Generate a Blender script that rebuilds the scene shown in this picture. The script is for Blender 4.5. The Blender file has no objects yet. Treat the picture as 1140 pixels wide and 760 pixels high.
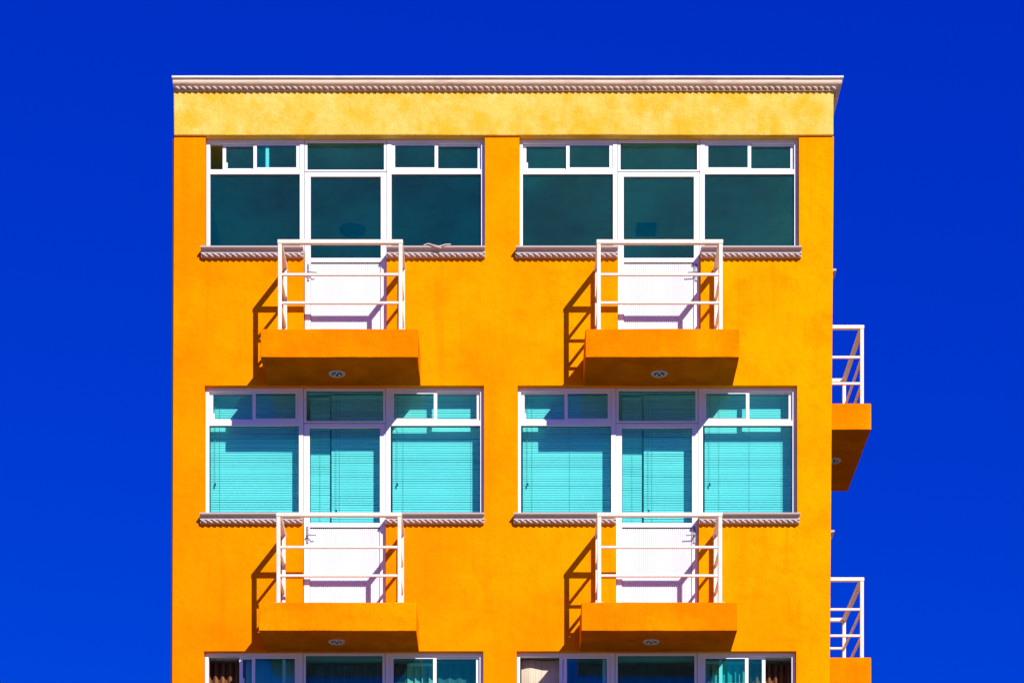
import bpy, bmesh, math, random
from mathutils import Vector, Matrix, noise
R = math.radians
sc = bpy.context.scene
COL = sc.collection
random.seed(7)

# ------------------------------------------------------------------ camera, sky, sun, exposure
F = 2660.0            # focal length in photograph pixels (photo 1140 wide)
DW = 26.76            # camera to wall plane
CX, HY, EYE = 572.0, 1525.0, 1.6
cam_d = bpy.data.cameras.new('camera'); cam = bpy.data.objects.new('camera', cam_d); COL.objects.link(cam)
cam.location = (0, -DW, EYE); cam.rotation_euler = (R(90), 0, 0)
cam_d.sensor_width = 36; cam_d.lens = F / 1140 * 36
cam_d.shift_x = (570 - CX) / 1140; cam_d.shift_y = (HY - 380) / 1140
cam_d.clip_end = 6000; cam_d.clip_start = 0.1
sc.camera = cam

SUN = Vector((0.50, -1.0, 0.635)).normalized()
SUN_EL = math.asin(SUN.z); SUN_ROT = math.atan2(SUN.x, SUN.y)
w = bpy.data.worlds.new('World'); sc.world = w; w.use_nodes = True
nt = w.node_tree; nt.nodes.clear()
sky = nt.nodes.new('ShaderNodeTexSky'); sky.sky_type = 'NISHITA'; sky.sun_disc = False
sky.sun_elevation = SUN_EL; sky.sun_rotation = SUN_ROT; sky.altitude = 2200
sky.air_density = 1.0; sky.dust_density = 0.2; sky.ozone_density = 3.0
sep = nt.nodes.new('ShaderNodeSeparateColor'); comb = nt.nodes.new('ShaderNodeCombineColor')
mg = nt.nodes.new('ShaderNodeMath'); mg.operation = 'MULTIPLY'; mg.inputs[1].default_value = 0.118
pb = nt.nodes.new('ShaderNodeMath'); pb.operation = 'POWER'; pb.inputs[1].default_value = 0.4
mb_ = nt.nodes.new('ShaderNodeMath'); mb_.operation = 'MULTIPLY'; mb_.inputs[1].default_value = 2.2
nt.links.new(sky.outputs[0], sep.inputs[0]); nt.links.new(sep.outputs[1], mg.inputs[0]); nt.links.new(sep.outputs[2], pb.inputs[0])
nt.links.new(pb.outputs[0], mb_.inputs[0]); nt.links.new(mg.outputs[0], comb.inputs[1]); nt.links.new(mb_.outputs[0], comb.inputs[2])
comb.inputs[0].default_value = 0.0
bg = nt.nodes.new('ShaderNodeBackground'); bg.inputs[1].default_value = 0.15
wo = nt.nodes.new('ShaderNodeOutputWorld')
nt.links.new(comb.outputs[0], bg.inputs[0]); nt.links.new(bg.outputs[0], wo.inputs[0])

sl = bpy.data.lights.new('sun', 'SUN'); sl.energy = 5.0; sl.angle = R(0.5); sl.color = (1, 0.955, 0.88)
so = bpy.data.objects.new('sun', sl); COL.objects.link(so)
so.rotation_euler = SUN.to_track_quat('Z', 'Y').to_euler(); so.location = (10, -20, 25)

vs = sc.view_settings; vs.view_transform = 'Standard'; vs.look = 'None'; vs.gamma = 1; vs.exposure = 0.12; vs.use_curve_mapping = False
cy = sc.cycles; cy.max_bounces = 10; cy.diffuse_bounces = 5; cy.transparent_max_bounces = 24; cy.use_denoising = True

def PX(x, d=0.0): return (x - CX) / F * (DW + d)
def PZ(y, d=0.0): return EYE + (HY - y) / F * (DW + d)

# ------------------------------------------------------------------ materials
def mat(name, col, rough=0.6, metal=0.0, bump=None, vary=None, spec=0.5):
    """bump=(scale,strength,distance)  vary=(scale, color2, (sx,sy,sz), lo, hi)"""
    m = bpy.data.materials.new(name); m.use_nodes = True
    t = m.node_tree; b = t.nodes['Principled BSDF']
    b.inputs['Base Color'].default_value = (*col, 1); b.inputs['Roughness'].default_value = rough
    b.inputs['Metallic'].default_value = metal; b.inputs['Specular IOR Level'].default_value = spec
    tc = t.nodes.new('ShaderNodeTexCoord')
    if vary:
        sc_, c2, st, lo, hi = vary
        mp = t.nodes.new('ShaderNodeMapping'); mp.inputs['Scale'].default_value = st
        n = t.nodes.new('ShaderNodeTexNoise'); n.inputs['Scale'].default_value = sc_; n.inputs['Detail'].default_value = 8
        n.inputs['Roughness'].default_value = 0.62
        rp = t.nodes.new('ShaderNodeValToRGB'); rp.color_ramp.elements[0].position = lo; rp.color_ramp.elements[1].position = hi
        rp.color_ramp.elements[0].color = (*col, 1); rp.color_ramp.elements[1].color = (*c2, 1)
        t.links.new(tc.outputs['Object'], mp.inputs[0]); t.links.new(mp.outputs[0], n.inputs['Vector'])
        t.links.new(n.outputs[0], rp.inputs[0]); t.links.new(rp.outputs[0], b.inputs['Base Color'])
    if bump:
        n2 = t.nodes.new('ShaderNodeTexNoise'); n2.inputs['Scale'].default_value = bump[0]; n2.inputs['Detail'].default_value = 6
        bp = t.nodes.new('ShaderNodeBump'); bp.inputs['Strength'].default_value = bump[1]; bp.inputs['Distance'].default_value = bump[2]
        t.links.new(tc.outputs['Object'], n2.inputs['Vector']); t.links.new(n2.outputs[0], bp.inputs['Height'])
        t.links.new(bp.outputs[0], b.inputs['Normal'])
    return m

def N(t, kind, **kw):
    n = t.nodes.new(kind)
    for k, v in kw.items(): setattr(n, k, v)
    return n

def stucco(name, ca, cb, cc, tone_shift=True, blotch=.8, bigs=0.8, dark_blotch=0.0):
    """painted render: two paint tones mottled, rain streaks, hairline stains, trowel bump; world-position driven"""
    m = bpy.data.materials.new(name); m.use_nodes = True
    t = m.node_tree; L = t.links; b = t.nodes['Principled BSDF']
    b.inputs['Roughness'].default_value = 0.92; b.inputs['Specular IOR Level'].default_value = 0.0
    geo = N(t, 'ShaderNodeNewGeometry')
    def noise_(scale, det, st=(1, 1, 1), rough=0.6):
        mp = N(t, 'ShaderNodeMapping'); mp.inputs['Scale'].default_value = st
        n = N(t, 'ShaderNodeTexNoise'); n.inputs['Scale'].default_value = scale; n.inputs['Detail'].default_value = det
        n.inputs['Roughness'].default_value = rough
        L.new(geo.outputs['Position'], mp.inputs[0]); L.new(mp.outputs[0], n.inputs['Vector']); return n.outputs[0]
    def rng(v, a, b_, c=0.0, d=1.0):
        r = N(t, 'ShaderNodeMapRange'); r.inputs[1].default_value = a; r.inputs[2].default_value = b_
        r.inputs[3].default_value = c; r.inputs[4].default_value = d; L.new(v, r.inputs[0]); return r.outputs[0]
    def mix(f, A, B, bt='MIX'):
        x = N(t, 'ShaderNodeMix', data_type='RGBA', blend_type=bt)
        if isinstance(f, float): x.inputs[0].default_value = f
        else: L.new(f, x.inputs[0])
        for s, v in ((6, A), (7, B)):
            if isinstance(v, tuple): x.inputs[s].default_value = (*v, 1)
            else: L.new(v, x.inputs[s])
        return x.outputs[2]
    big = rng(noise_(bigs, 5), 0.40, 0.60)
    if tone_shift:   # yellower tone towards the right and towards the top
        sp = N(t, 'ShaderNodeSeparateXYZ'); L.new(geo.outputs['Position'], sp.inputs[0])
        mx = rng(sp.outputs[0], -3.9, 3.6); mz = rng(sp.outputs[2], 8.5, 15.5)
        a = N(t, 'ShaderNodeMath', operation='MULTIPLY_ADD'); L.new(mx, a.inputs[0]); a.inputs[1].default_value = 0.5
        a2 = N(t, 'ShaderNodeMath', operation='MULTIPLY'); L.new(mz, a2.inputs[0]); a2.inputs[1].default_value = 0.28
        L.new(a2.outputs[0], a.inputs[2])
        a3 = N(t, 'ShaderNodeMath', operation='MULTIPLY_ADD'); L.new(big, a3.inputs[0]); a3.inputs[1].default_value = 0.36
        L.new(a.outputs[0], a3.inputs[2]); f1 = a3.outputs[0]
    else: f1 = big
    c = mix(f1, ca, cb)
    c = mix(rng(noise_(3.0, 9, (1, 1, .8), .7), 0.48, 0.70, 0, blotch), c, cc)
    c = mix(rng(noise_(1.7, 9, (1, 1, 1.3), .75), 0.52, 0.68, 0, blotch * .7), c, ca)
    c = mix(rng(noise_(2.2, 8, (2.4, 2.4, .16), .6), 0.54, 0.72, 0, .45), c, ca)        # rain streaks
    c = mix(rng(noise_(1.6, 9, (5, 5, .35), .7), 0.58, 0.76, 0, .42), c, tuple(v * .7 for v in ca))   # thin dirt runs
    if dark_blotch: c = mix(rng(noise_(2.6, 9, (1, 1, 1), .75), 0.40, 0.66, dark_blotch * .35, dark_blotch), c, tuple(v * .25 for v in ca))
    spots = rng(noise_(26, 3, (1, 1, 1), .5), 0.71, 0.79, 0, .45)
    c = mix(spots, c, tuple(v * .55 for v in ca))
    fine = rng(noise_(70, 5), .3, .7, .86, 1.10)
    cb2 = N(t, 'ShaderNodeCombineXYZ'); [L.new(fine, cb2.inputs[i]) for i in range(3)]
    c = mix(1.0, c, cb2.outputs[0], 'MULTIPLY')
    L.new(c, b.inputs['Base Color'])
    h1 = N(t, 'ShaderNodeMath', operation='MULTIPLY_ADD'); L.new(noise_(9, 7), h1.inputs[0]); h1.inputs[1].default_value = 2.2; L.new(noise_(60, 6), h1.inputs[2])
    bp = N(t, 'ShaderNodeBump'); bp.inputs['Strength'].default_value = 0.6; bp.inputs['Distance'].default_value = 0.010
    L.new(h1.outputs[0], bp.inputs['Height']); L.new(bp.outputs[0], b.inputs['Normal'])
    return m

M = {}
M['orange'] = stucco('orange_stucco', (.88, .195, .0004), (.90, .36, .0005), (.88, .26, .0004))
M['yellow'] = stucco('yellow_stucco', (.87, .45, .03), (.90, .55, .10), (.90, .64, .20), tone_shift=False, blotch=.8, bigs=3.2)
M['slab'] = stucco('orange_slab_edge', (.88, .20, .0004), (.90, .31, .0005), (.86, .24, .0004), tone_shift=False)
M['soffit'] = stucco('dark_blotched_soffit', (.56, .14, .002), (.60, .17, .003), (.46, .12, .003), tone_shift=False, blotch=.8, dark_blotch=.55)  # darker base tone with dark blotches for the slab undersides
M['frame'] = mat('white_aluminium', (.86, .85, .84), .35, 0, (30, .05, .002), (3, (.79, .78, .76), (1, 1, 1), .45, .8))
M['rail'] = mat('cream_painted_steel', (.78, .69, .55), .42, 0, (60, .08, .002), (9, (.70, .58, .44), (1, 1, 1), .5, .8))
M['cornice'] = mat('cream_moulding', (.72, .54, .38), .75, 0, (45, .4, .004), (6, (.42, .30, .22), (.6, 1, 2.5), .52, .78))
M['bead'] = mat('pale_rope_moulding', (.70, .58, .50), .7, 0, (45, .3, .003), (6, (.62, .48, .40), (1, 1, 1), .5, .75))
M['flash'] = mat('pale_flashing', (.78, .74, .68), .6, 0, (20, .2, .003), (5, (.6, .55, .5), (1, 1, 1), .5, .75))
M['sill'] = mat('pale_pink_moulding', (.46, .38, .34), .7, 0, (40, .4, .003), (8, (.46, .34, .32), (1, 1, 2), .52, .78))
M['panel'] = mat('white_ribbed_panel', (.73, .74, .75), .5, 0, None, (2.5, (.68, .69, .69), (1, 1, .5), .45, .8))
M['dark'] = mat('black_gasket', (.012, .012, .014), .6)
M['steel'] = mat('grey_metal', (.30, .30, .31), .4, .5)
M['ring'] = mat('white_ring', (.42, .37, .29), .5, 0, (50, .1, .002))
M['bulb'] = mat('frosted_bulb', (.75, .75, .72), .25)
M['recess'] = mat('dark_recess', (.02, .018, .016), .5)
M['inwall'] = mat('interior_plaster', (.50, .50, .47), .9, 0, (20, .2, .003), (1.3, (.44, .44, .41), (1, 1, 1), .4, .7))
M['inpart'] = mat('interior_shaded_wall', (.16, .10, .09), .9, 0, (20, .2, .003))  # low light on the left room wall is put into its colour
M['inceil'] = mat('interior_ceiling', (.80, .80, .78), .9, 0, (20, .2, .003), (.9, (.66, .67, .66), (1, 1, 1), .4, .7))
M['infloor'] = mat('interior_floor', (.40, .37, .33), .5, 0, (8, .1, .002), (2, (.33, .30, .27), (6, 1, 1), .4, .7))
M['lamp'] = mat('dark_bronze', (.02, .018, .02), .4, .3)
M['slat'] = mat('blind_slat', (.86, .86, .85), .6, 0, None, (1.2, (.78, .80, .80), (1, 1, 3), .42, .7))
M['cord'] = mat('blind_cord', (.45, .47, .47), .8)
M['roof'] = mat('roof_membrane', (.25, .24, .23), .9, 0, (8, .3, .01), (1, (.18, .17, .17), (1, 1, 1), .4, .7))

def glass():
    m = bpy.data.materials.new('teal_tinted_glass'); m.use_nodes = True
    t = m.node_tree; t.nodes.clear(); L = t.links
    o = N(t, 'ShaderNodeOutputMaterial'); tr = N(t, 'ShaderNodeBsdfTransparent'); gl = N(t, 'ShaderNodeBsdfGlossy')
    tr.inputs[0].default_value = (.63, .97, .95, 1); gl.inputs['Roughness'].default_value = 0.0; gl.inputs[0].default_value = (.8, .95, 1, 1)
    fr = N(t, 'ShaderNodeFresnel'); geo = N(t, 'ShaderNodeNewGeometry')
    ior = N(t, 'ShaderNodeMapRange'); ior.inputs[3].default_value = 1.5; ior.inputs[4].default_value = 1 / 1.5   # thin pane: same reflectance from both sides
    L.new(geo.outputs['Backfacing'], ior.inputs[0]); L.new(ior.outputs[0], fr.inputs[0]); n = N(t, 'ShaderNodeTexNoise'); n.inputs['Scale'].default_value = 1.3; n.inputs['Detail'].default_value = 2
    bp = N(t, 'ShaderNodeBump'); bp.inputs['Strength'].default_value = .25; bp.inputs['Distance'].default_value = .01
    L.new(geo.outputs['Position'], n.inputs['Vector']); L.new(n.outputs[0], bp.inputs['Height']); L.new(bp.outputs[0], gl.inputs['Normal'])
    mx = N(t, 'ShaderNodeMixShader'); L.new(fr.outputs[0], mx.inputs[0]); L.new(tr.outputs[0], mx.inputs[1]); L.new(gl.outputs[0], mx.inputs[2])
    # thin uneven teal diffuse layer over the tinted glass
    df = N(t, 'ShaderNodeBsdfDiffuse'); df.inputs[0].default_value = (.0, .42, .42, 1)
    n3 = N(t, 'ShaderNodeTexNoise'); n3.inputs['Scale'].default_value = 1.1; n3.inputs['Detail'].default_value = 7; n3.inputs['Roughness'].default_value = .6
    L.new(geo.outputs['Position'], n3.inputs['Vector'])
    fm = N(t, 'ShaderNodeMapRange'); fm.inputs[1].default_value = .35; fm.inputs[2].default_value = .7; fm.inputs[3].default_value = .018; fm.inputs[4].default_value = .055
    L.new(n3.outputs[0], fm.inputs[0]); m2 = N(t, 'ShaderNodeMixShader'); L.new(fm.outputs[0], m2.inputs[0])
    L.new(mx.outputs[0], m2.inputs[1]); L.new(df.outputs[0], m2.inputs[2])
    L.new(m2.outputs[0], o.inputs[0]); return m
M['glass'] = glass()
def cloth(name, col, c2): return mat(name, col, .9, 0, (120, .15, .001), (14, c2, (3, 1, .12), .42, .62))
M['brown_cloth'] = cloth('brown_curtain_cloth', (.10, .035, .012), (.32, .12, .03))
M['pale_cloth'] = cloth('pale_curtain_cloth', (.74, .74, .70), (.62, .62, .58))
M['grey_cloth'] = cloth('grey_curtain_cloth', (.09, .09, .10), (.16, .16, .17))
M['beige_cloth'] = cloth('beige_curtain_cloth', (.62, .52, .38), (.50, .42, .30))
M['dark_cloth'] = cloth('dark_vane_cloth', (.06, .07, .07), (.09, .10, .10))

# ------------------------------------------------------------------ mesh builder
class MB:
    def __init__(s): s.v, s.f, s.mi = [], [], []
    def add(s, vs_, fs, mi=0):
        k = len(s.v); s.v += [tuple(p) for p in vs_]
        for f in fs: s.f.append(tuple(i + k for i in f)); s.mi.append(mi)
        return s
    def box(s, x0, x1, y0, y1, z0, z1, mi=0):
        v = [(x, y, z) for z in (z0, z1) for y in (y0, y1) for x in (x0, x1)]
        return s.add(v, [(0, 2, 3, 1), (4, 5, 7, 6), (0, 1, 5, 4), (2, 6, 7, 3), (0, 4, 6, 2), (1, 3, 7, 5)], mi)
    def ring(s, x0, x1, z0, z1, l, r, t, b, y0, y1, mi=0):
        """a rectangular frame with clean mitred corners"""
        o = [(x0, z0), (x1, z0), (x1, z1), (x0, z1)]; i = [(x0 + l, z0 + b), (x1 - r, z0 + b), (x1 - r, z1 - t), (x0 + l, z1 - t)]
        v = [(x, y0, z) for x, z in o + i] + [(x, y1, z) for x, z in o + i]
        f = []
        for a in range(4):
            c = (a + 1) % 4
            f += [(a, c, 4 + c, 4 + a), (8 + c, 8 + a, 12 + a, 12 + c), (c, a, 8 + a, 8 + c), (4 + a, 4 + c, 12 + c, 12 + a)]
        return s.add(v, f, mi)
    def tube(s, p, q, r, n=10, mi=0, caps=True):
        p, q = Vector(p), Vector(q); d = (q - p).normalized()
        a = d.orthogonal().normalized(); b = d.cross(a); v = []
        for c in (p, q):
            for k in range(n):
                g = 2 * math.pi * k / n; v.append(c + a * math.cos(g) * r + b * math.sin(g) * r)
        f = [(k, (k + 1) % n, n + (k + 1) % n, n + k) for k in range(n)]
        if caps: f += [tuple(range(n))[::-1], tuple(range(n, 2 * n))]
        return s.add(v, f, mi)
    def rope(s, p, q, r, pitch, mi=0, lobes=2, side=12):
        """a twisted rope moulding: slanted strands with deep gaps"""
        p, q = Vector(p), Vector(q); L = (q - p).length; d = (q - p) / L
        up = Vector((0, 0, 1)); a = d.cross(up); n = max(1, int(L / pitch)); pitch = L / n
        for i in range(n):
            c = p + d * pitch * (i + .5); v = []; m_ = 6
            for j in range(m_ + 1):
                t = -1 + 2 * j / m_; ww = math.sqrt(max(0, 1 - t * t * .8)); ctr = c + up * (t * r * 1.1) + d * (-t * pitch * .30)
                for k in range(8):
                    g = 2 * math.pi * k / 8
                    v.append(ctr + d * math.cos(g) * pitch * .29 * ww + a * (math.sin(g) * r * ww * 1.0))
            f = [(j*8 + k, j*8 + (k+1) % 8, (j+1)*8 + (k+1) % 8, (j+1)*8 + k) for j in range(m_) for k in range(8)]
            f += [tuple(range(8))[::-1], tuple(range(m_*8, m_*8 + 8))]
            s.add(v, f, mi)
        return s
    def prism(s, prof, x0, x1, mi=0):
        """profile of (y, z) extruded along x with end caps"""
        n = len(prof); v = [(x0, y, z) for y, z in prof] + [(x1, y, z) for y, z in prof]
        f = [(k, (k + 1) % n, n + (k + 1) % n, n + k) for k in range(n)] + [tuple(range(n))[::-1], tuple(range(n, 2 * n))]
        return s.add(v, f, mi)
    def build(s, name, mats, parent=None, loc=None, rz=0.0, bevel=0.0, smooth=False, bseg=2):
        me = bpy.data.meshes.new(name); me.from_pydata(s.v, [], s.f)
        for m in (mats if isinstance(mats, (list, tuple)) else [mats]): me.materials.append(m)
        for p, i in zip(me.polygons, s.mi): p.material_index = i
        bm = bmesh.new(); bm.from_mesh(me); bmesh.ops.recalc_face_normals(bm, faces=bm.faces)
        if bevel:
            es = [e for e in bm.edges if len(e.link_faces) == 2 and e.calc_face_angle(0) > .6]
            bmesh.ops.bevel(bm, geom=es, offset=bevel, segments=bseg, affect='EDGES', profile=.5)
        if smooth:
            for f in bm.faces: f.smooth = True
        bm.to_mesh(me); bm.free()
        o = bpy.data.objects.new(name, me); COL.objects.link(o)
        if loc is not None: o.location = loc
        o.rotation_euler = (0, 0, rz)
        if parent: o.parent = parent
        return o

def tag(o, label=None, cat=None, group=None, kind=None):
    for k, v in (('label', label), ('category', cat), ('group', group), ('kind', kind)):
        if v: o[k] = v
    return o
def empty(name, loc, label, cat, group=None):
    o = bpy.data.objects.new(name, None); COL.objects.link(o); o.location = loc
    return tag(o, label, cat, group)
def dup(o, parent=None, loc=None, rz=None):
    c = o.copy(); COL.objects.link(c); c.parent = parent
    if loc is not None: c.location = loc
    if rz is not None: c.rotation_euler = (0, 0, rz)
    for ch in list(o.children):
        d = ch.copy(); COL.objects.link(d); d.parent = c
    return c

# ------------------------------------------------------------------ dimensions
L1, L2, L3 = 12.93, 9.957, 6.985        # storey floor levels seen
ROOF_Z = PZ(152)                        # underside of the parapet band
XL = PX(192.3); XR = PX(925); XM = PX(559); DEP = 8.0; WT = .20
SX0 = .50                               # where the side window group begins along the side wall
ROWS = {1: dict(z=L1, zt=ROOF_Z - L1, r0=2.100, r1=2.150), 2: dict(z=L2, zt=2.670, r0=2.251, r1=2.307), 3: dict(z=L3, zt=2.670, r0=2.251, r1=2.307)}
UX = {(1, 'L'): 230, (1, 'R'): 578.3, (2, 'L'): 229, (2, 'R'): 576.3, (3, 'L'): 228.3, (3, 'R'): 575.3}
ZB = 1.215                              # window bottom above floor
PXM = (DW + .1) / F                     # metres per px at the frame plane
UW = 310 * PXM
D0, D1 = 109.3 * PXM, 200.7 * PXM       # door columns inside a unit

# ------------------------------------------------------------------ ground
g = MB(); g.add([(-2500, -2500, -.012), (2500, -2500, -.012), (2500, 2500, -.012), (-2500, 2500, -.012)], [(0, 1, 2, 3)])
tag(g.build('ground', mat('dry_ground', (.22, .19, .15), .95, 0, (.8, .3, .05), (.05, (.16, .15, .11), (1, 1, 1), .4, .65))), kind='structure')
g = MB(); g.add([(-120, -34, -.006), (120, -34, -.006), (120, -22, -.006), (-120, -22, -.006)], [(0, 1, 2, 3)])
tag(g.build('road', mat('asphalt', (.05, .05, .052), .9, 0, (60, .4, .01), (.6, (.07, .07, .07), (1, 1, 1), .4, .65))), kind='structure')
g = MB(); g.box(-120, 120, -22, 12, -.3, .12)
tag(g.build('pavement', mat('pale_concrete_paving', (.19, .18, .17), .9, 0, (6, .3, .01), (.7, (.15, .14, .13), (1, 1, 1), .4, .65)), bevel=.02), kind='structure')

# ------------------------------------------------------------------ building
B = empty('apartment_building', (0, 0, .12), 'tall orange stuccoed apartment block with a pale yellow parapet band and small white railed balconies', 'building')
class _P:  # children keep world coordinates: parent inverse through the location offset
    pass
def part(o): o.location = Vector(o.location) - Vector((0, 0, .12)); o.parent = B; return o

def wall_grid(length, z0, z1, holes, lean=None):
    """wall in local coords: x along 0..length, y 0 (outer) .. WT, with rectangular holes and real reveals"""
    xs = {0.0, length}; zs = {z0, z1}
    for a, b, c, d in holes: xs |= {a, b}; zs |= {c, d}
    for k in range(1, int(length / .5)): xs.add(k * .5)
    xs = sorted(round(x, 5) for x in xs); zs = sorted(round(z, 5) for z in zs)
    xs = [x for i, x in enumerate(xs) if i == 0 or x - xs[i-1] > 1e-4]; zs = [z for i, z in enumerate(zs) if i == 0 or z - zs[i-1] > 1e-4]
    nx, nz = len(xs), len(zs); solid = {}
    for i in range(nx - 1):
        for j in range(nz - 1):
            cx, cz = (xs[i] + xs[i+1]) / 2, (zs[j] + zs[j+1]) / 2
            solid[i, j] = not any(a < cx < b and c < cz < d for a, b, c, d in holes)
    mb = MB(); v = [(x, y, z) for y in (0, WT) for z in zs for x in xs]
    if lean: v = [lean(p) for p in v]
    I = lambda i, j, s: s * nx * nz + j * nx + i; f = []
    for (i, j), s in solid.items():
        if not s: continue
        f += [(I(i, j, 0), I(i+1, j, 0), I(i+1, j+1, 0), I(i, j+1, 0)), (I(i, j, 1), I(i, j+1, 1), I(i+1, j+1, 1), I(i+1, j, 1))]
        for di, dj, a, b in ((-1, 0, (i, j), (i, j+1)), (1, 0, (i+1, j+1), (i+1, j)), (0, -1, (i+1, j), (i, j)), (0, 1, (i, j+1), (i+1, j+1))):
            if not solid.get((i+di, j+dj), False): f.append((I(*a, 0), I(*b, 0), I(*b, 1), I(*a, 1)))
    return mb.add(v, f)

holes = []
for (r, s), px in UX.items():
    q = ROWS[r]; x0 = PX(px, .1) - XL
    holes += [(x0, x0 + UW, q['z'] + ZB, q['z'] + q['zt'] + (.001 if r == 1 else 0)), (x0 + D0 - .004, x0 + D1 + .004, q['z'] + .0, q['z'] + ZB + .001)]
WLEN = XR - XL
def lean(p):
    x, y, z = p; zz = max(min(z, 15.5), 6.5)
    if x > WLEN - 1e-3: x += .0075 * (zz - 11)
    if x < 1e-3: x += .0035 * (zz - 11)
    return (x, y, z)
ow = wall_grid(WLEN, .0, ROOF_Z, holes, lean).build('front_wall', M['orange'], loc=(XL, 0, 0)); part(ow)
sholes = []
for r in (1, 2):
    q = ROWS[r]; sholes += [(SX0, SX0 + UW, q['z'] + ZB, q['z'] + q['zt'] + (.001 if r == 1 else 0)), (SX0 + D0 - .004, SX0 + D1 + .004, q['z'], q['z'] + ZB + .001)]
SYO = WT + .0
sh = [(a - SYO, b - SYO, c, d) for a, b, c, d in sholes]
def slean(p):
    x, y, z = p; zz = max(min(z, 15.5), 6.5)
    return (x, y - .0075 * (zz - 11), z)
part(wall_grid(DEP - SYO, .0, ROOF_Z, sh, slean).build('side_wall', M['orange'], loc=(XR, SYO, 0), rz=R(90)))
part(MB().box(XL, XL + WT, WT, DEP, 0, ROOF_Z).build('party_wall', M['orange']))
part(MB().box(XL + WT, XR - WT, DEP - WT, DEP, 0, ROOF_Z).build('rear_wall', M['orange']))
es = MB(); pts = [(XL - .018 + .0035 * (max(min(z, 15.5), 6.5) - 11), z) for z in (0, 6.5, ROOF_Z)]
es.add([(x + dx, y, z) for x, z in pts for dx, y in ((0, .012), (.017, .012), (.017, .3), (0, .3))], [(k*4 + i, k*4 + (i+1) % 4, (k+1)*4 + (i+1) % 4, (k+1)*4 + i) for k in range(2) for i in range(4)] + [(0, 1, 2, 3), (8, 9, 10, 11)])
part(es.build('edge_strip', mat('dark_edge_strip', (.035, .018, .012), .8, 0, (30, .3, .003))))  # narrow dark strip along the left edge of the front wall
# interior
IX0, IX1, IY0, IY1 = XL + WT + .002, XR - WT - .045, WT + .002, DEP - WT - .002
for z in (L1, L2, L3):
    mb = MB(); mb.box(IX0, IX1, IY0, IY1, z - .30, z - .03); mb.box(IX0, IX1, IY0, IY1, z - .03, z - .001, 1)
    part(mb.build('floor_slab', [M['inceil'], M['infloor']]))
part(MB().box(IX0, IX1, IY0, IY1, ROOF_Z + .02, ROOF_Z + .05).build('ceiling', M['inceil']))
for z, t in ((L1, ROOF_Z), (L2, L1 - .30), (L3, L2 - .30)):
    part(MB().box(XM - .06, XM + .06, IY0, 5.0, z, t - .002).build('partition_wall', M['inwall']))
    part(MB().box(IX0, IX0 + .03, IY0, 5.0, z, t - .002).build('room_lining', M['inpart']))
    part(MB().box(IX0 + .03, XM - .06, 5.0, 5.1, z, t - .002).build('room_wall', M['inwall']))
    part(MB().box(XM + .06, IX1, 5.0, 5.1, z, t - .002).build('room_wall', M['inwall']))

# parapet band: cast in place, slightly wavy lower edge
def wavy_box(mb_args, cuts, amp, fscale, name, m, loc, bevel):
    o = MB().box(*mb_args).build(name, m, loc=loc)
    bm = bmesh.new(); bm.from_mesh(o.data)
    bmesh.ops.bevel(bm, geom=list(bm.edges), offset=bevel, segments=2, affect='EDGES', profile=.5)
    long_ = [e for e in bm.edges if e.calc_length() > .3]
    bmesh.ops.subdivide_edges(bm, edges=long_, cuts=cuts, use_grid_fill=True)
    for v in bm.verts:
        p = v.co * fscale + Vector((loc[0] * 3.1, 1.7, loc[2] * 2.3))
        v.co += Vector((noise.noise(p), noise.noise(p + Vector((9, 0, 0))), noise.noise(p + Vector((0, 9, 0))))) * amp
    bm.normal_update()
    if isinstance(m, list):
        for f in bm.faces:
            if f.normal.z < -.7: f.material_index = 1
    bm.to_mesh(o.data); bm.free()
    return o
BX0, BX1 = PX(193.3, -.03), PX(928, -.03)
BZ1 = PZ(96, -.03)
part(wavy_box((0, BX1 - BX0, 0, DEP + .06, 0, BZ1 - ROOF_Z), 40, .004, 1.6, 'parapet_band', M['yellow'], (BX0, -.03, ROOF_Z + .001), .012))
part(MB().box(BX0 + .2, BX1 - .2, .2, DEP - .2, BZ1 - .01, BZ1 + .02).build('roof_deck', M['roof']))

# cornice: profile (out, z) swept along the front and the right side
def sweep(prof, xl, xr, yb, name, m, smooth=False, y_off=0.0):
    mb = MB(); n = len(prof); v = []
    for o, z in prof: v.append((xl, -o, z))
    NX = 30
    for k in range(1, NX):
        x = xl + (xr - xl) * k / NX; wob = .0035 * noise.noise(Vector((x * 1.3, 4, 0)))
        for o, z in prof: v.append((x, -o, z + wob))
    for o, z in prof: v.append((xr + o, -o, z))
    for o, z in prof: v.append((xr + o, yb, z))
    f = []
    for s in range(NX + 1):
        for k in range(n): f.append((s*n + k, s*n + (k+1) % n, (s+1)*n + (k+1) % n, (s+1)*n + k))
    f += [tuple(range(n))[::-1], tuple(range((NX+1)*n, (NX+2)*n))]
    mb.add(v, f); return mb.build(name, m, smooth=smooth)
cz = lambda y: PZ(y, -.11)
prof = [(-.1, cz(88.4)), (.085, cz(88.4)), (.104, cz(88.7)), (.112, cz(89.3)), (.1155, cz(90.3)), (.116, cz(91.4)), (.113, cz(92.4)), (.104, cz(93.4)), (.088, cz(94.4)), (.066, cz(95.1)), (.040, cz(95.6)), (.015, cz(95.9)), (-.1, cz(95.9))]
cxl = PX(192.6, -.1)
cor = part(sweep(prof, cxl, XR - .005, DEP, 'cornice', M['cornice']))
fl = sweep([(-.1, cz(85.2)), (.125, cz(85.2)), (.125, cz(87.0)), (.075, cz(87.1)), (.075, cz(88.5)), (-.1, cz(88.5))], cxl - .01, XR, DEP, 'flashing', M['flash']); fl.parent = cor
rz_ = PZ(98.4, -.06)
rp = MB(); rp.rope((cxl + .01, -.072, rz_), (XR + .055, -.072, rz_), .0155, .069, 1); rp.rope((XR + .064, -.03, rz_), (XR + .064, DEP, rz_), .0145, .064)
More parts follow.
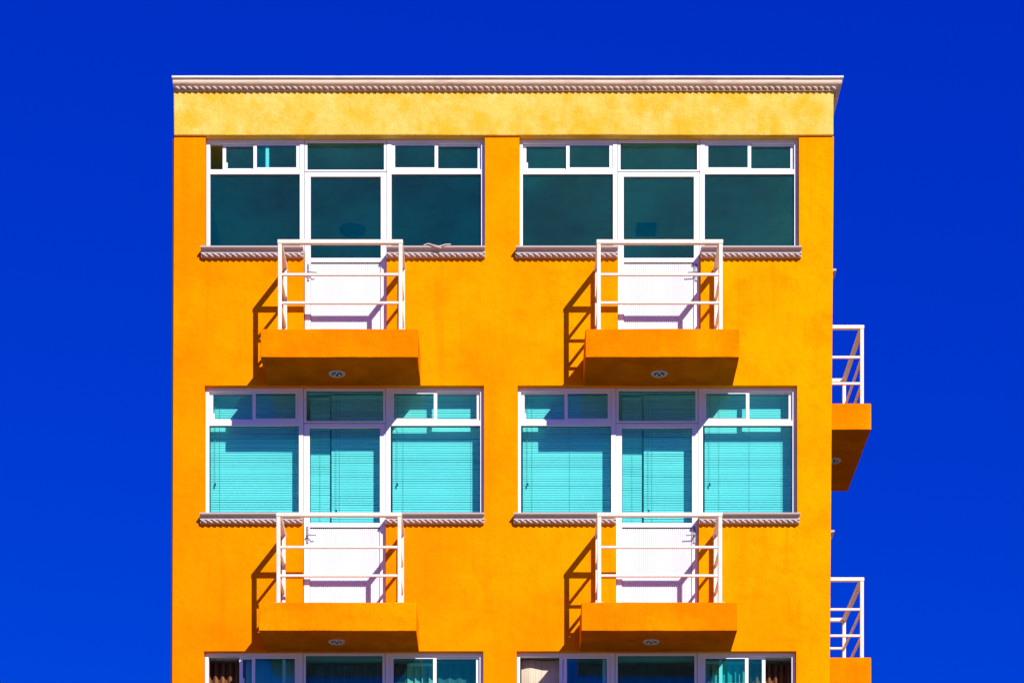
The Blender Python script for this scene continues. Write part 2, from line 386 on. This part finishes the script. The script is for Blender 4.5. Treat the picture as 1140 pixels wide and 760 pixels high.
rp.box(cxl + .01, XR + .04, -.052, -.025, rz_ - .020, rz_ + .03)
rpo = rp.build('rope_moulding', [M['cornice'], M['bead']], smooth=True); rpo.parent = cor

# ------------------------------------------------------------------ window groups
def pane(parent, x0, x1, z0, z1, y):
    o = MB().box(x0, x1, y, y + .006, z0, z1).build('pane', M['glass']); o.parent = parent; return o

def sash(parent, x0, x1, z0, z1, y, catch=False):
    mb = MB(); mb.ring(x0, x1, z0, z1, .038, .038, .022, .026, y, y + .02)
    mb.ring(x0 + .036, x1 - .036, z0 + .024, z1 - .02, .004, .004, .004, .004, y + .004, y + .016, 1)
    if catch: mb.box(x0 + .042, x0 + .056, y - .006, y + .004, z0 + .03, z0 + .09)
    o = mb.build('sash', [M['frame'], M['dark']]); o.parent = parent
    pane(parent, x0 + .036, x1 - .036, z0 + .024, z1 - .02, y + .007)
    return o

def sill_mesh(x0, x1):
    mb = MB(); z = ZB
    pr = [(.16, z - .012), (.16, z), (-.098, z), (-.104, z - .005), (-.104, z - .020), (-.086, z - .024), (-.070, z - .027), (-.060, z - .034), (-.054, z - .044), (-.054, z - .056), (-.060, z - .064), (-.062, z - .068), (-.046, z - .070), (-.042, z - .098), (.0, z - .100), (.0, z - .012)]
    mb.prism(pr, x0, x1)
    mb.rope((x0 + .005, -.056, z - .083), (x1 - .005, -.056, z - .083), .0145, .064, 1)
    return mb

def unit(row, sx, base, rz=0.0, left_open=0.0, right_open=0.0, handle='left'):
    """a window, a glazed balcony door with a light above it, a window"""
    q = ROWS[row]; zt, r0, r1 = q['zt'], q['r0'], q['r1']; p = PXM
    def add(o): o.location = Vector(base); o.rotation_euler = (0, 0, rz); return part(o)
    Y0, Y1 = .070, .135
    zt -= .002
    for side, (a, b) in (('l', (0.003, 109 * p)), ('r', (201 * p, UW - .003))):
        jl, jr = (.040, .050) if side == 'l' else (.050, .040)
        if side == 'l' and sx == 'R': jl = .034
        mb = MB(); mb.ring(a, b, ZB + .002, zt, jl, jr, .034, .034, Y0, Y1)
        mb.box(a + jl + .0005, b - jr - .0005, Y0 + .004, Y1, r0, r1)
        mb.ring(a + jl - .001, b - jr + .001, ZB + .034, r0, .005, .005, .006, .005, Y0 + .03, Y0 + .042, 1)   # gasket
        mb.box(a + jl, b - jr, Y0 + .038, Y0 + .04, r1, r1 + .006)  # track lip
        wn = add(mb.build('window', [M['frame'], M['dark']], bevel=0))
        pane(wn, a + jl - .004, b - jr + .004, ZB + .03, r0 + .004, Y0 + .034)
        x0, x1 = a + jl + .002, b - jr - .002; mid = (x0 + x1) / 2; ov = .019
        z0, z1 = r1 + .001, zt - .036
        lo, ro = (left_open, 0) if side == 'l' else (0, right_open)
        if side == 'l':
            sash(wn, x0 + lo, mid + ov + lo, z0, z1, Y0 + .036, True)
            sash(wn, mid - ov, x1, z0, z1, Y0 + .012)
        else:
            sash(wn, x0, mid + ov, z0, z1, Y0 + .012)
            sash(wn, mid - ov - ro, x1 - ro, z0, z1, Y0 + .036)
        s0, s1 = (a - 4.6 * p, b + .0) if side == 'l' else (b - (b - a), b + (2.5 * p if sx == 'R' else .5 * p))
        loose = row == 1 and sx == 'L' and side == 'r' and rz == 0
        sl_ = sill_mesh(s0, s1).build('sill', [M['sill'], M['bead']]); sl_.parent = wn
        if loose:
            zz = ZB; xx = a + .42; mb = MB()
            pts = [(xx, -.10, zz + .004), (xx + .05, -.112, zz + .016), (xx + .10, -.118, zz - .002), (xx + .17, -.120, zz - .020), (xx + .24, -.116, zz + .004), (xx + .30, -.10, zz + .014)]
            for p_, q_ in zip(pts, pts[1:]): mb.tube(p_, q_, .006, 6)
            mb.tube((xx + .11, -.112, zz - .012), (xx + .20, -.122, zz - .034), .006, 6)
            ls = mb.build('loose_strip', M['bead']); ls.parent = wn
    # light over the door
    a, b = 109.6 * p, 200.4 * p
    zc = (r0 + r1) / 2
    mb = MB(); mb.ring(a, b, zc + .004, zt, .028, .028, .026, .018, Y0 + .004, Y1)
    mb.ring(a + .027, b - .027, zc + .021, zt - .025, .004, .004, .006, .004, Y0 + .03, Y0 + .042, 1)
    tw = add(mb.build('transom_light', [M['frame'], M['dark']])); pane(tw, a + .024, b - .024, zc + .018, zt - .022, Y0 + .034)
    # glazed door
    g0, g1 = 1.160, r0 - .028
    dl, dr = .064, .064
    mb = MB(); mb.ring(a, b, .02, zc - .006, dl, dr, .045, .07, Y0 + .010, Y1)
    mb.box(a + dl + .0005, b - dr - .0005, Y0 + .008, Y1 - .006, 1.112, g0)
    mb.ring(a + dl - .001, b - dr + .001, g0, zc - .05, .004, .004, .006, .004, Y0 + .032, Y0 + .044, 1)
    mb.ring(a + dl - .001, b - dr + .001, .089, 1.112, .004, .004, .007, .004, Y0 + .022, Y0 + .03, 1)
    dn = add(mb.build('balcony_door', [M['frame'], M['dark']])); pane(dn, a + dl - .004, b - dr + .004, g0 - .004, zc - .047, Y0 + .036)
    # ribbed lower panel
    x0, x1 = a + dl, b - dr; n = 36; v = []; w_ = (x1 - x0) / n; mb = MB()
    for k in range(n):
        xx = x0 + k * w_
        for dx, dy in ((0, .007), (.22, 0), (.7, 0)): v.append((xx + dx * w_, Y0 + .026 + dy))
    v.append((x1, Y0 + .033)); m_ = len(v)
    mb.add([(x, y, .088) for x, y in v] + [(x, y, 1.113) for x, y in v], [(k, k+1, m_+k+1, m_+k) for k in range(m_ - 1)])
    pl = mb.build('lower_panel', M['panel']); pl.parent = dn
    # lever handle
    sgn = 1 if handle == 'left' else -1; hx = (a + dl * .62) if handle == 'left' else (b - dr * .62); hz = 1.0 if row == 1 else 1.03
    mb = MB(); mb.box(hx - .012, hx + .012, Y0 - .004, Y0 + .012, hz - .10, hz + .09)
    mb.tube((hx, Y0 - .004, hz - .02), (hx, Y0 - .045, hz - .02), .009); mb.tube((hx - .006 * sgn, Y0 - .045, hz - .02), (hx + .10 * sgn, Y0 - .042, hz - .028), .0065)
    mb.tube((hx, Y0 - .008, hz + .05), (hx, Y0 - .002, hz + .05), .011)
    hd = mb.build('door_handle', M['steel'], smooth=False); hd.parent = dn

for (r, s), px in UX.items():
    kw = {}
    if (r, s) == (1, 'L'): kw = dict(left_open=.135)
    if (r, s) == (3, 'L'): kw = dict(left_open=.34)
    if (r, s) == (3, 'R'): kw = dict(left_open=.44, right_open=.29)
    unit(r, s, (PX(px, .1), 0, ROWS[r]['z']), handle='left' if s == 'L' else 'right', **kw)
for r in (1, 2):
    unit(r, 'R', (XR + .02 * (1 if r == 1 else 0), SX0, ROWS[r]['z']), rz=R(90), handle='right')

# ------------------------------------------------------------------ balconies
BD, TH = .76, .31
def downlight(parent, x, y, z):
    mb = MB(); n = 28
    prof = [(.060, -.001), (.062, -.010), (.072, -.016), (.084, -.014), (.092, -.006), (.094, .001)]
    v = []
    for k in range(n):
        g_ = 2 * math.pi * k / n
        for r_, dz in prof: v.append((x + r_ * math.cos(g_), y + r_ * math.sin(g_), z + dz))
    m_ = len(prof)
    mb.add(v, [(k*m_ + i, k*m_ + i + 1, ((k+1) % n)*m_ + i + 1, ((k+1) % n)*m_ + i) for k in range(n) for i in range(m_ - 1)])
    mb.tube((x, y, z - .0006), (x, y, z - .004), .0605, 24, 1)
    for g_ in (.5, 2.6, 4.7):
        c = (x + .03 * math.cos(g_), y + .03 * math.sin(g_))
        mb.tube((c[0], c[1], z - .004), (c[0], c[1], z - .014), .0115, 12, 2)
    o = mb.build('downlight', [M['ring'], M['recess'], M['bulb']], smooth=False); o.parent = parent; return o

def railing(x0, x1, depth, back=.0):
    """local: wall at y=0, x0..x1 along the wall, front at y=-depth, z 0 = slab top"""
    yf = -depth; t = .042; H = 1.0
    mb = MB()   # top hand rail, a U in plan, mitred
    def urail(mb, w_, z0, z1, e=0.0):
        a, b = x0 - e, x1 + e; f_ = yf - e
        o = [(a, 0 - back), (a, f_), (b, f_), (b, 0 - back)]; i = [(a + w_, 0 - back), (a + w_, f_ + w_), (b - w_, f_ + w_), (b - w_, 0 - back)]
        v = [(x, y, z) for z in (z0, z1) for x, y in o + i]; f = []
        for k in range(3): f += [(k, k+1, 5+k, 4+k), (8+k+1, 8+k, 12+k, 13+k), (k+1, k, 8+k, 9+k), (4+k, 5+k, 13+k, 12+k)]
        f += [(0, 4, 12, 8), (3, 11, 15, 7)]
        mb.add(v, f); return mb
    top = urail(MB(), .052, H - .045, H, .005).build('railing', M['rail'], bevel=.006)
    for zc in (.625, .315):
        o = urail(MB(), .028, zc - .014, zc + .014, -.007).build('middle_rail', M['rail'], bevel=.004); o.parent = top
    for x in (x0, x1 - t):
        for y in (yf, -.10):
            mb = MB().box(x, x + t, y, y + t, .0, H - .0455)
            o = mb.build('post', M['rail'], bevel=.004); o.parent = top
            mb = MB().box(x - .03, x + t + .03, y - .02, y + t + .02, .0, .012)
            mb.tube((x - .016, y + .02, .01), (x - .016, y + .02, .022), .008, 6); mb.tube((x + t + .016, y + .02, .01), (x + t + .016, y + .02, .022), .008, 6)
            if y > -.2:
                mb.box(x - .025, x + t + .05, y + .002, y + t - .002, .012, .034)
            b_ = mb.build('base_plate', M['rail']); b_.parent = top
    return top

def balcony(base, width, proj, rz, rin, rlen, lx, ly):
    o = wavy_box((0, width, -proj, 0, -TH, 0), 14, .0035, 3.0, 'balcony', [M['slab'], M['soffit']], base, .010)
    o.rotation_euler = (0, 0, rz); part(o)
    downlight(o, lx, ly, -TH)
    r = railing(rin, rin + rlen, proj - .06); r.location = Vector(base); r.rotation_euler = (0, 0, rz); part(r)
    return o
SB = F / (DW - BD); SR = F / (DW - .70)
for row, sx, x0, x1, ra, rb, lpx in ((1, 'L', 290, 465.3, 309.3, 448, 375), (2, 'L', 287.8, 463.4, 307.7, 446.8, 375), (1, 'R', 651.6, 823, 664.5, 804.6, 734), (2, 'R', 647.2, 821, 665, 804, 725)):
    X0, X1 = (x0 - CX) / SB, (x1 - CX) / SB; A, Bq = (ra - CX) / SR, (rb - CX) / SR
    balcony((X0, .0, ROWS[row]['z']), X1 - X0, BD, 0, A - X0, Bq - A, (lpx - CX) * (DW - .35) / F - X0, -.34 if row == 1 else -.38)
for row in (1, 2):
    xo = .02 if row == 1 else 0.0
    balcony((XR + xo, 1.24, ROWS[row]['z']), 1.97, 4.19 - XR - xo, R(90), .19, 1.56, .94, -.30)

# ------------------------------------------------------------------ blinds in the middle row
def blind(x0, x1, z0, z1, y, label, tilt=77, cords=(.12, .88)):
    cx = (x0 + x1) / 2
    root = empty('venetian_blind', (cx, y, z0), label, 'blind', 'venetian blinds behind the middle row of windows')
    w_ = (x1 - x0) / 2; h = z1 - z0; mb = MB(); pitch = .0265; sw = .0125; n = int((h - .05) / pitch)
    for k in range(n):
        z = .035 + pitch * (k + .5); tl = R(tilt + random.uniform(-3.5, 3.5) + (6 * math.sin(k * .7 + x0 * 9)) * .6); c, s = math.cos(tl), math.sin(tl)
        dz = random.uniform(-.001, .001); sag = random.uniform(-.0015, .0015)
        # slightly crowned slat: top edge inwards (away from the street), three rows of points
        rows_ = [(-sw * c, -sw * s), (.0018, 0), (sw * c, sw * s)]
        v = [(-w_, a, z + b + dz) for a, b in rows_] + [(w_, a, z + b + dz + sag) for a, b in rows_]
        mb.add(v, [(0, 1, 4, 3), (1, 2, 5, 4)])
    so_ = mb.build('slats', M['slat']); so_.parent = root
    hr = MB().box(-w_, w_, -.018, .018, h - .03, h).build('headrail', M['slat']); hr.parent = root
    br = MB().box(-w_, w_, -.012, .012, .0, .018).build('bottom_rail', M['slat']); br.parent = root
    if w_ > .3:
        mb = MB().tube((-w_ + .055, -.03, h - .02), (-w_ + .055, -.03, h * .30), .0022, 6)
        mb.tube((-w_ + .055, -.03, h * .30), (-w_ + .055, -.03, h * .30 - .035), .009, 8, 1)
        pc = mb.build('pull_cord', [M['cord'], M['dark']]); pc.parent = root
    for q_ in cords:
        xx = -w_ + 2 * w_ * q_
        c_ = MB().tube((xx, -.0145, .01), (xx, -.0145, h - .02), .0016, 5).build('ladder_cord', M['cord']); c_.parent = root
    return root
YB = .255
def wx(px, d=YB): return PX(px, d)
zb_w, zt_w = L2 + ZB + .02, L2 + 2.655
for s, o in (('L', 0), ('R', 347.5)):
    nm = 'left' if s == 'L' else 'right'
    lo = 'above the lower left balcony' if s == 'L' else 'above the lower right balcony'
    blind(wx(234.5 + o), wx(339.3 + o), zb_w, zt_w, YB, f'white venetian blind behind the big pane left of the door {lo}', cords=(.1, .9) if s == 'L' else (.10, .5, .93))
    blind(wx(345.5 + o), wx(367.2 + o), L2 + .85, zt_w - .01, YB + .03, f'narrow venetian blind strip on the left of the door glass {lo}', cords=(.5,))
    blind(wx(369.2 + o), wx(430.2 + o), L2 + .80, zt_w, YB - .01, f'wider venetian blind behind the glass of the door {lo}', cords=(.15, .85))
    blind(wx(437 + o), wx(536.5 + o), zb_w, zt_w, YB, f'white venetian blind behind the big pane right of the door {lo}', cords=(.12, .88) if s == 'L' else (.16, .5, .86))

# ------------------------------------------------------------------ curtains in the bottom row
def curtain(x0, x1, y, m, label, amp=.03, lam=.11, z0=L3 + .05, z1=L3 + 2.63, seed=0):
    n = max(16, int((x1 - x0) / .012)); rows_ = 10; v = []
    rnd = random.Random(seed)
    for j in range(rows_ + 1):
        zz = z0 + (z1 - z0) * j / rows_
        for i in range(n + 1):
            x = x0 + (x1 - x0) * i / n
            ph = 2 * math.pi * x / lam + 2.2 * noise.noise(Vector((x * 3, seed, zz * .25)))
            v.append((x - (x0 + x1) / 2, amp * math.sin(ph) * (1 + .4 * noise.noise(Vector((x * 5, zz * .4, seed)))), zz - z0))
    f = [(j * (n+1) + i, j * (n+1) + i + 1, (j+1) * (n+1) + i + 1, (j+1) * (n+1) + i) for j in range(rows_) for i in range(n)]
    mb = MB(); mb.add(v, f); o = mb.build('curtain', m, loc=((x0 + x1) / 2, y, z0), smooth=True)
    md = o.modifiers.new('thickness', 'SOLIDIFY'); md.thickness = .003
    return tag(o, label, 'curtain', 'curtains behind the bottom row of windows')
curtain(wx(231), wx(272), .33, M['brown_cloth'], 'dark brown curtain in the open gap at the left end of the bottom left window', seed=1, lam=.08)
curtain(wx(274), wx(336), .24, M['pale_cloth'], 'pale curtain behind the sliding pane of the bottom left window', seed=2, amp=.012, lam=.3)
curtain(wx(342), wx(430), .40, M['grey_cloth'], 'dark grey curtain behind the centre pane under the lower left balcony', seed=3, amp=.015, lam=.22)
curtain(wx(436), wx(452), .36, M['dark_cloth'], 'narrow dark curtain at the left edge of the window right of the bottom left door', seed=4, lam=.1)
curtain(wx(486), wx(536), .34, M['grey_cloth'], 'grey pleated curtain behind the last pane right of the bottom left door', seed=5, lam=.1, amp=.012)
curtain(wx(580), wx(632), .22, M['beige_cloth'], 'beige curtain behind the first pane of the bottom right window group', seed=6, amp=.015, lam=.3)
curtain(wx(634), wx(683), .36, M['grey_cloth'], 'grey curtain behind the second pane of the bottom right window group', seed=7, amp=.02, lam=.2)
curtain(wx(690), wx(778), .40, M['dark_cloth'], 'nearly black curtain behind the centre pane under the lower right balcony', seed=8, amp=.015, lam=.25)
curtain(wx(836), wx(884), .34, M['brown_cloth'], 'dark brown curtain in the open gap at the right end of the bottom right window', seed=9, lam=.075)
def vertical_blind(x0, x1, y, n, label, m):
    root = empty('vertical_blind', ((x0 + x1) / 2, y, L3 + .1), label, 'blind', 'vertical strip blinds in the bottom row')
    w_ = (x1 - x0); h = 2.5
    r_ = MB().box(-w_ / 2, w_ / 2, -.02, .02, h, h + .03).build('headrail', M['slat']); r_.parent = root
    for k in range(n):
        x = -w_ / 2 + w_ * (k + .5) / n; a = R(38 + random.uniform(-8, 8)); hw = .042
        v = []
        for q_, cv in ((-1, 0), (0, .006), (1, 0)): v.append((x + q_ * hw * math.cos(a) - cv * math.sin(a), q_ * hw * math.sin(a) + cv * math.cos(a)))
        mb = MB(); mb.add([(x_, y_, 0) for x_, y_ in v] + [(x_, y_, h - .005) for x_, y_ in v], [(0, 1, 4, 3), (1, 2, 5, 4)])
        o = mb.build('vane', m); o.parent = root
    return root
vertical_blind(wx(453), wx(484), .34, 4, 'strips of vertical blind behind the window right of the bottom left door', M['beige_cloth'])
vertical_blind(wx(783), wx(834), .26, 6, 'strips of vertical blind behind the window right of the bottom right door', M['beige_cloth'])

# ------------------------------------------------------------------ lamps under the top storey ceilings
def lamp_at(px, py, round_, label):
    zc = ROOF_Z + .018; d = (zc - .04 - EYE) * F / (HY - py) - DW
    root = empty('ceiling_lamp', (PX(px, d), d, zc), label, 'lamp', 'ceiling lamps seen through the top door panes')
    mb = MB()
    if round_:
        n = 28; prof = [(.0, -.085), (.08, -.082), (.135, -.066), (.16, -.035), (.16, 0)]
        v = [(0, 0, prof[0][1])] + [(r_ * math.cos(2*math.pi*k/n), r_ * math.sin(2*math.pi*k/n), z) for r_, z in prof[1:] for k in range(n)]
        f = [(0, 1 + (k+1) % n, 1 + k) for k in range(n)] + [(1 + j*n + k, 1 + j*n + (k+1) % n, 1 + (j+1)*n + (k+1) % n, 1 + (j+1)*n + k) for j in range(3) for k in range(n)]
        mb.add(v, f); sh_ = mb.build('shade', M['lamp'], smooth=True); sh_.parent = root
        b_ = MB().tube((0, 0, -.087), (0, 0, -.10), .018, 12).build('finial', M['steel']); b_.parent = root
    else:
        mb.box(-.12, .12, -.12, .12, -.075, -.01); sh_ = mb.build('shade', M['lamp'], bevel=.012); sh_.parent = root
        b_ = MB().box(-.09, .09, -.09, .09, -.010, 0).build('mounting_plate', M['steel']); b_.parent = root
lamp_at(392.5, 257, True, 'round dark ceiling lamp seen through the glass of the top left door')
lamp_at(719, 255.5, False, 'square dark ceiling lamp seen through the glass of the top right door')
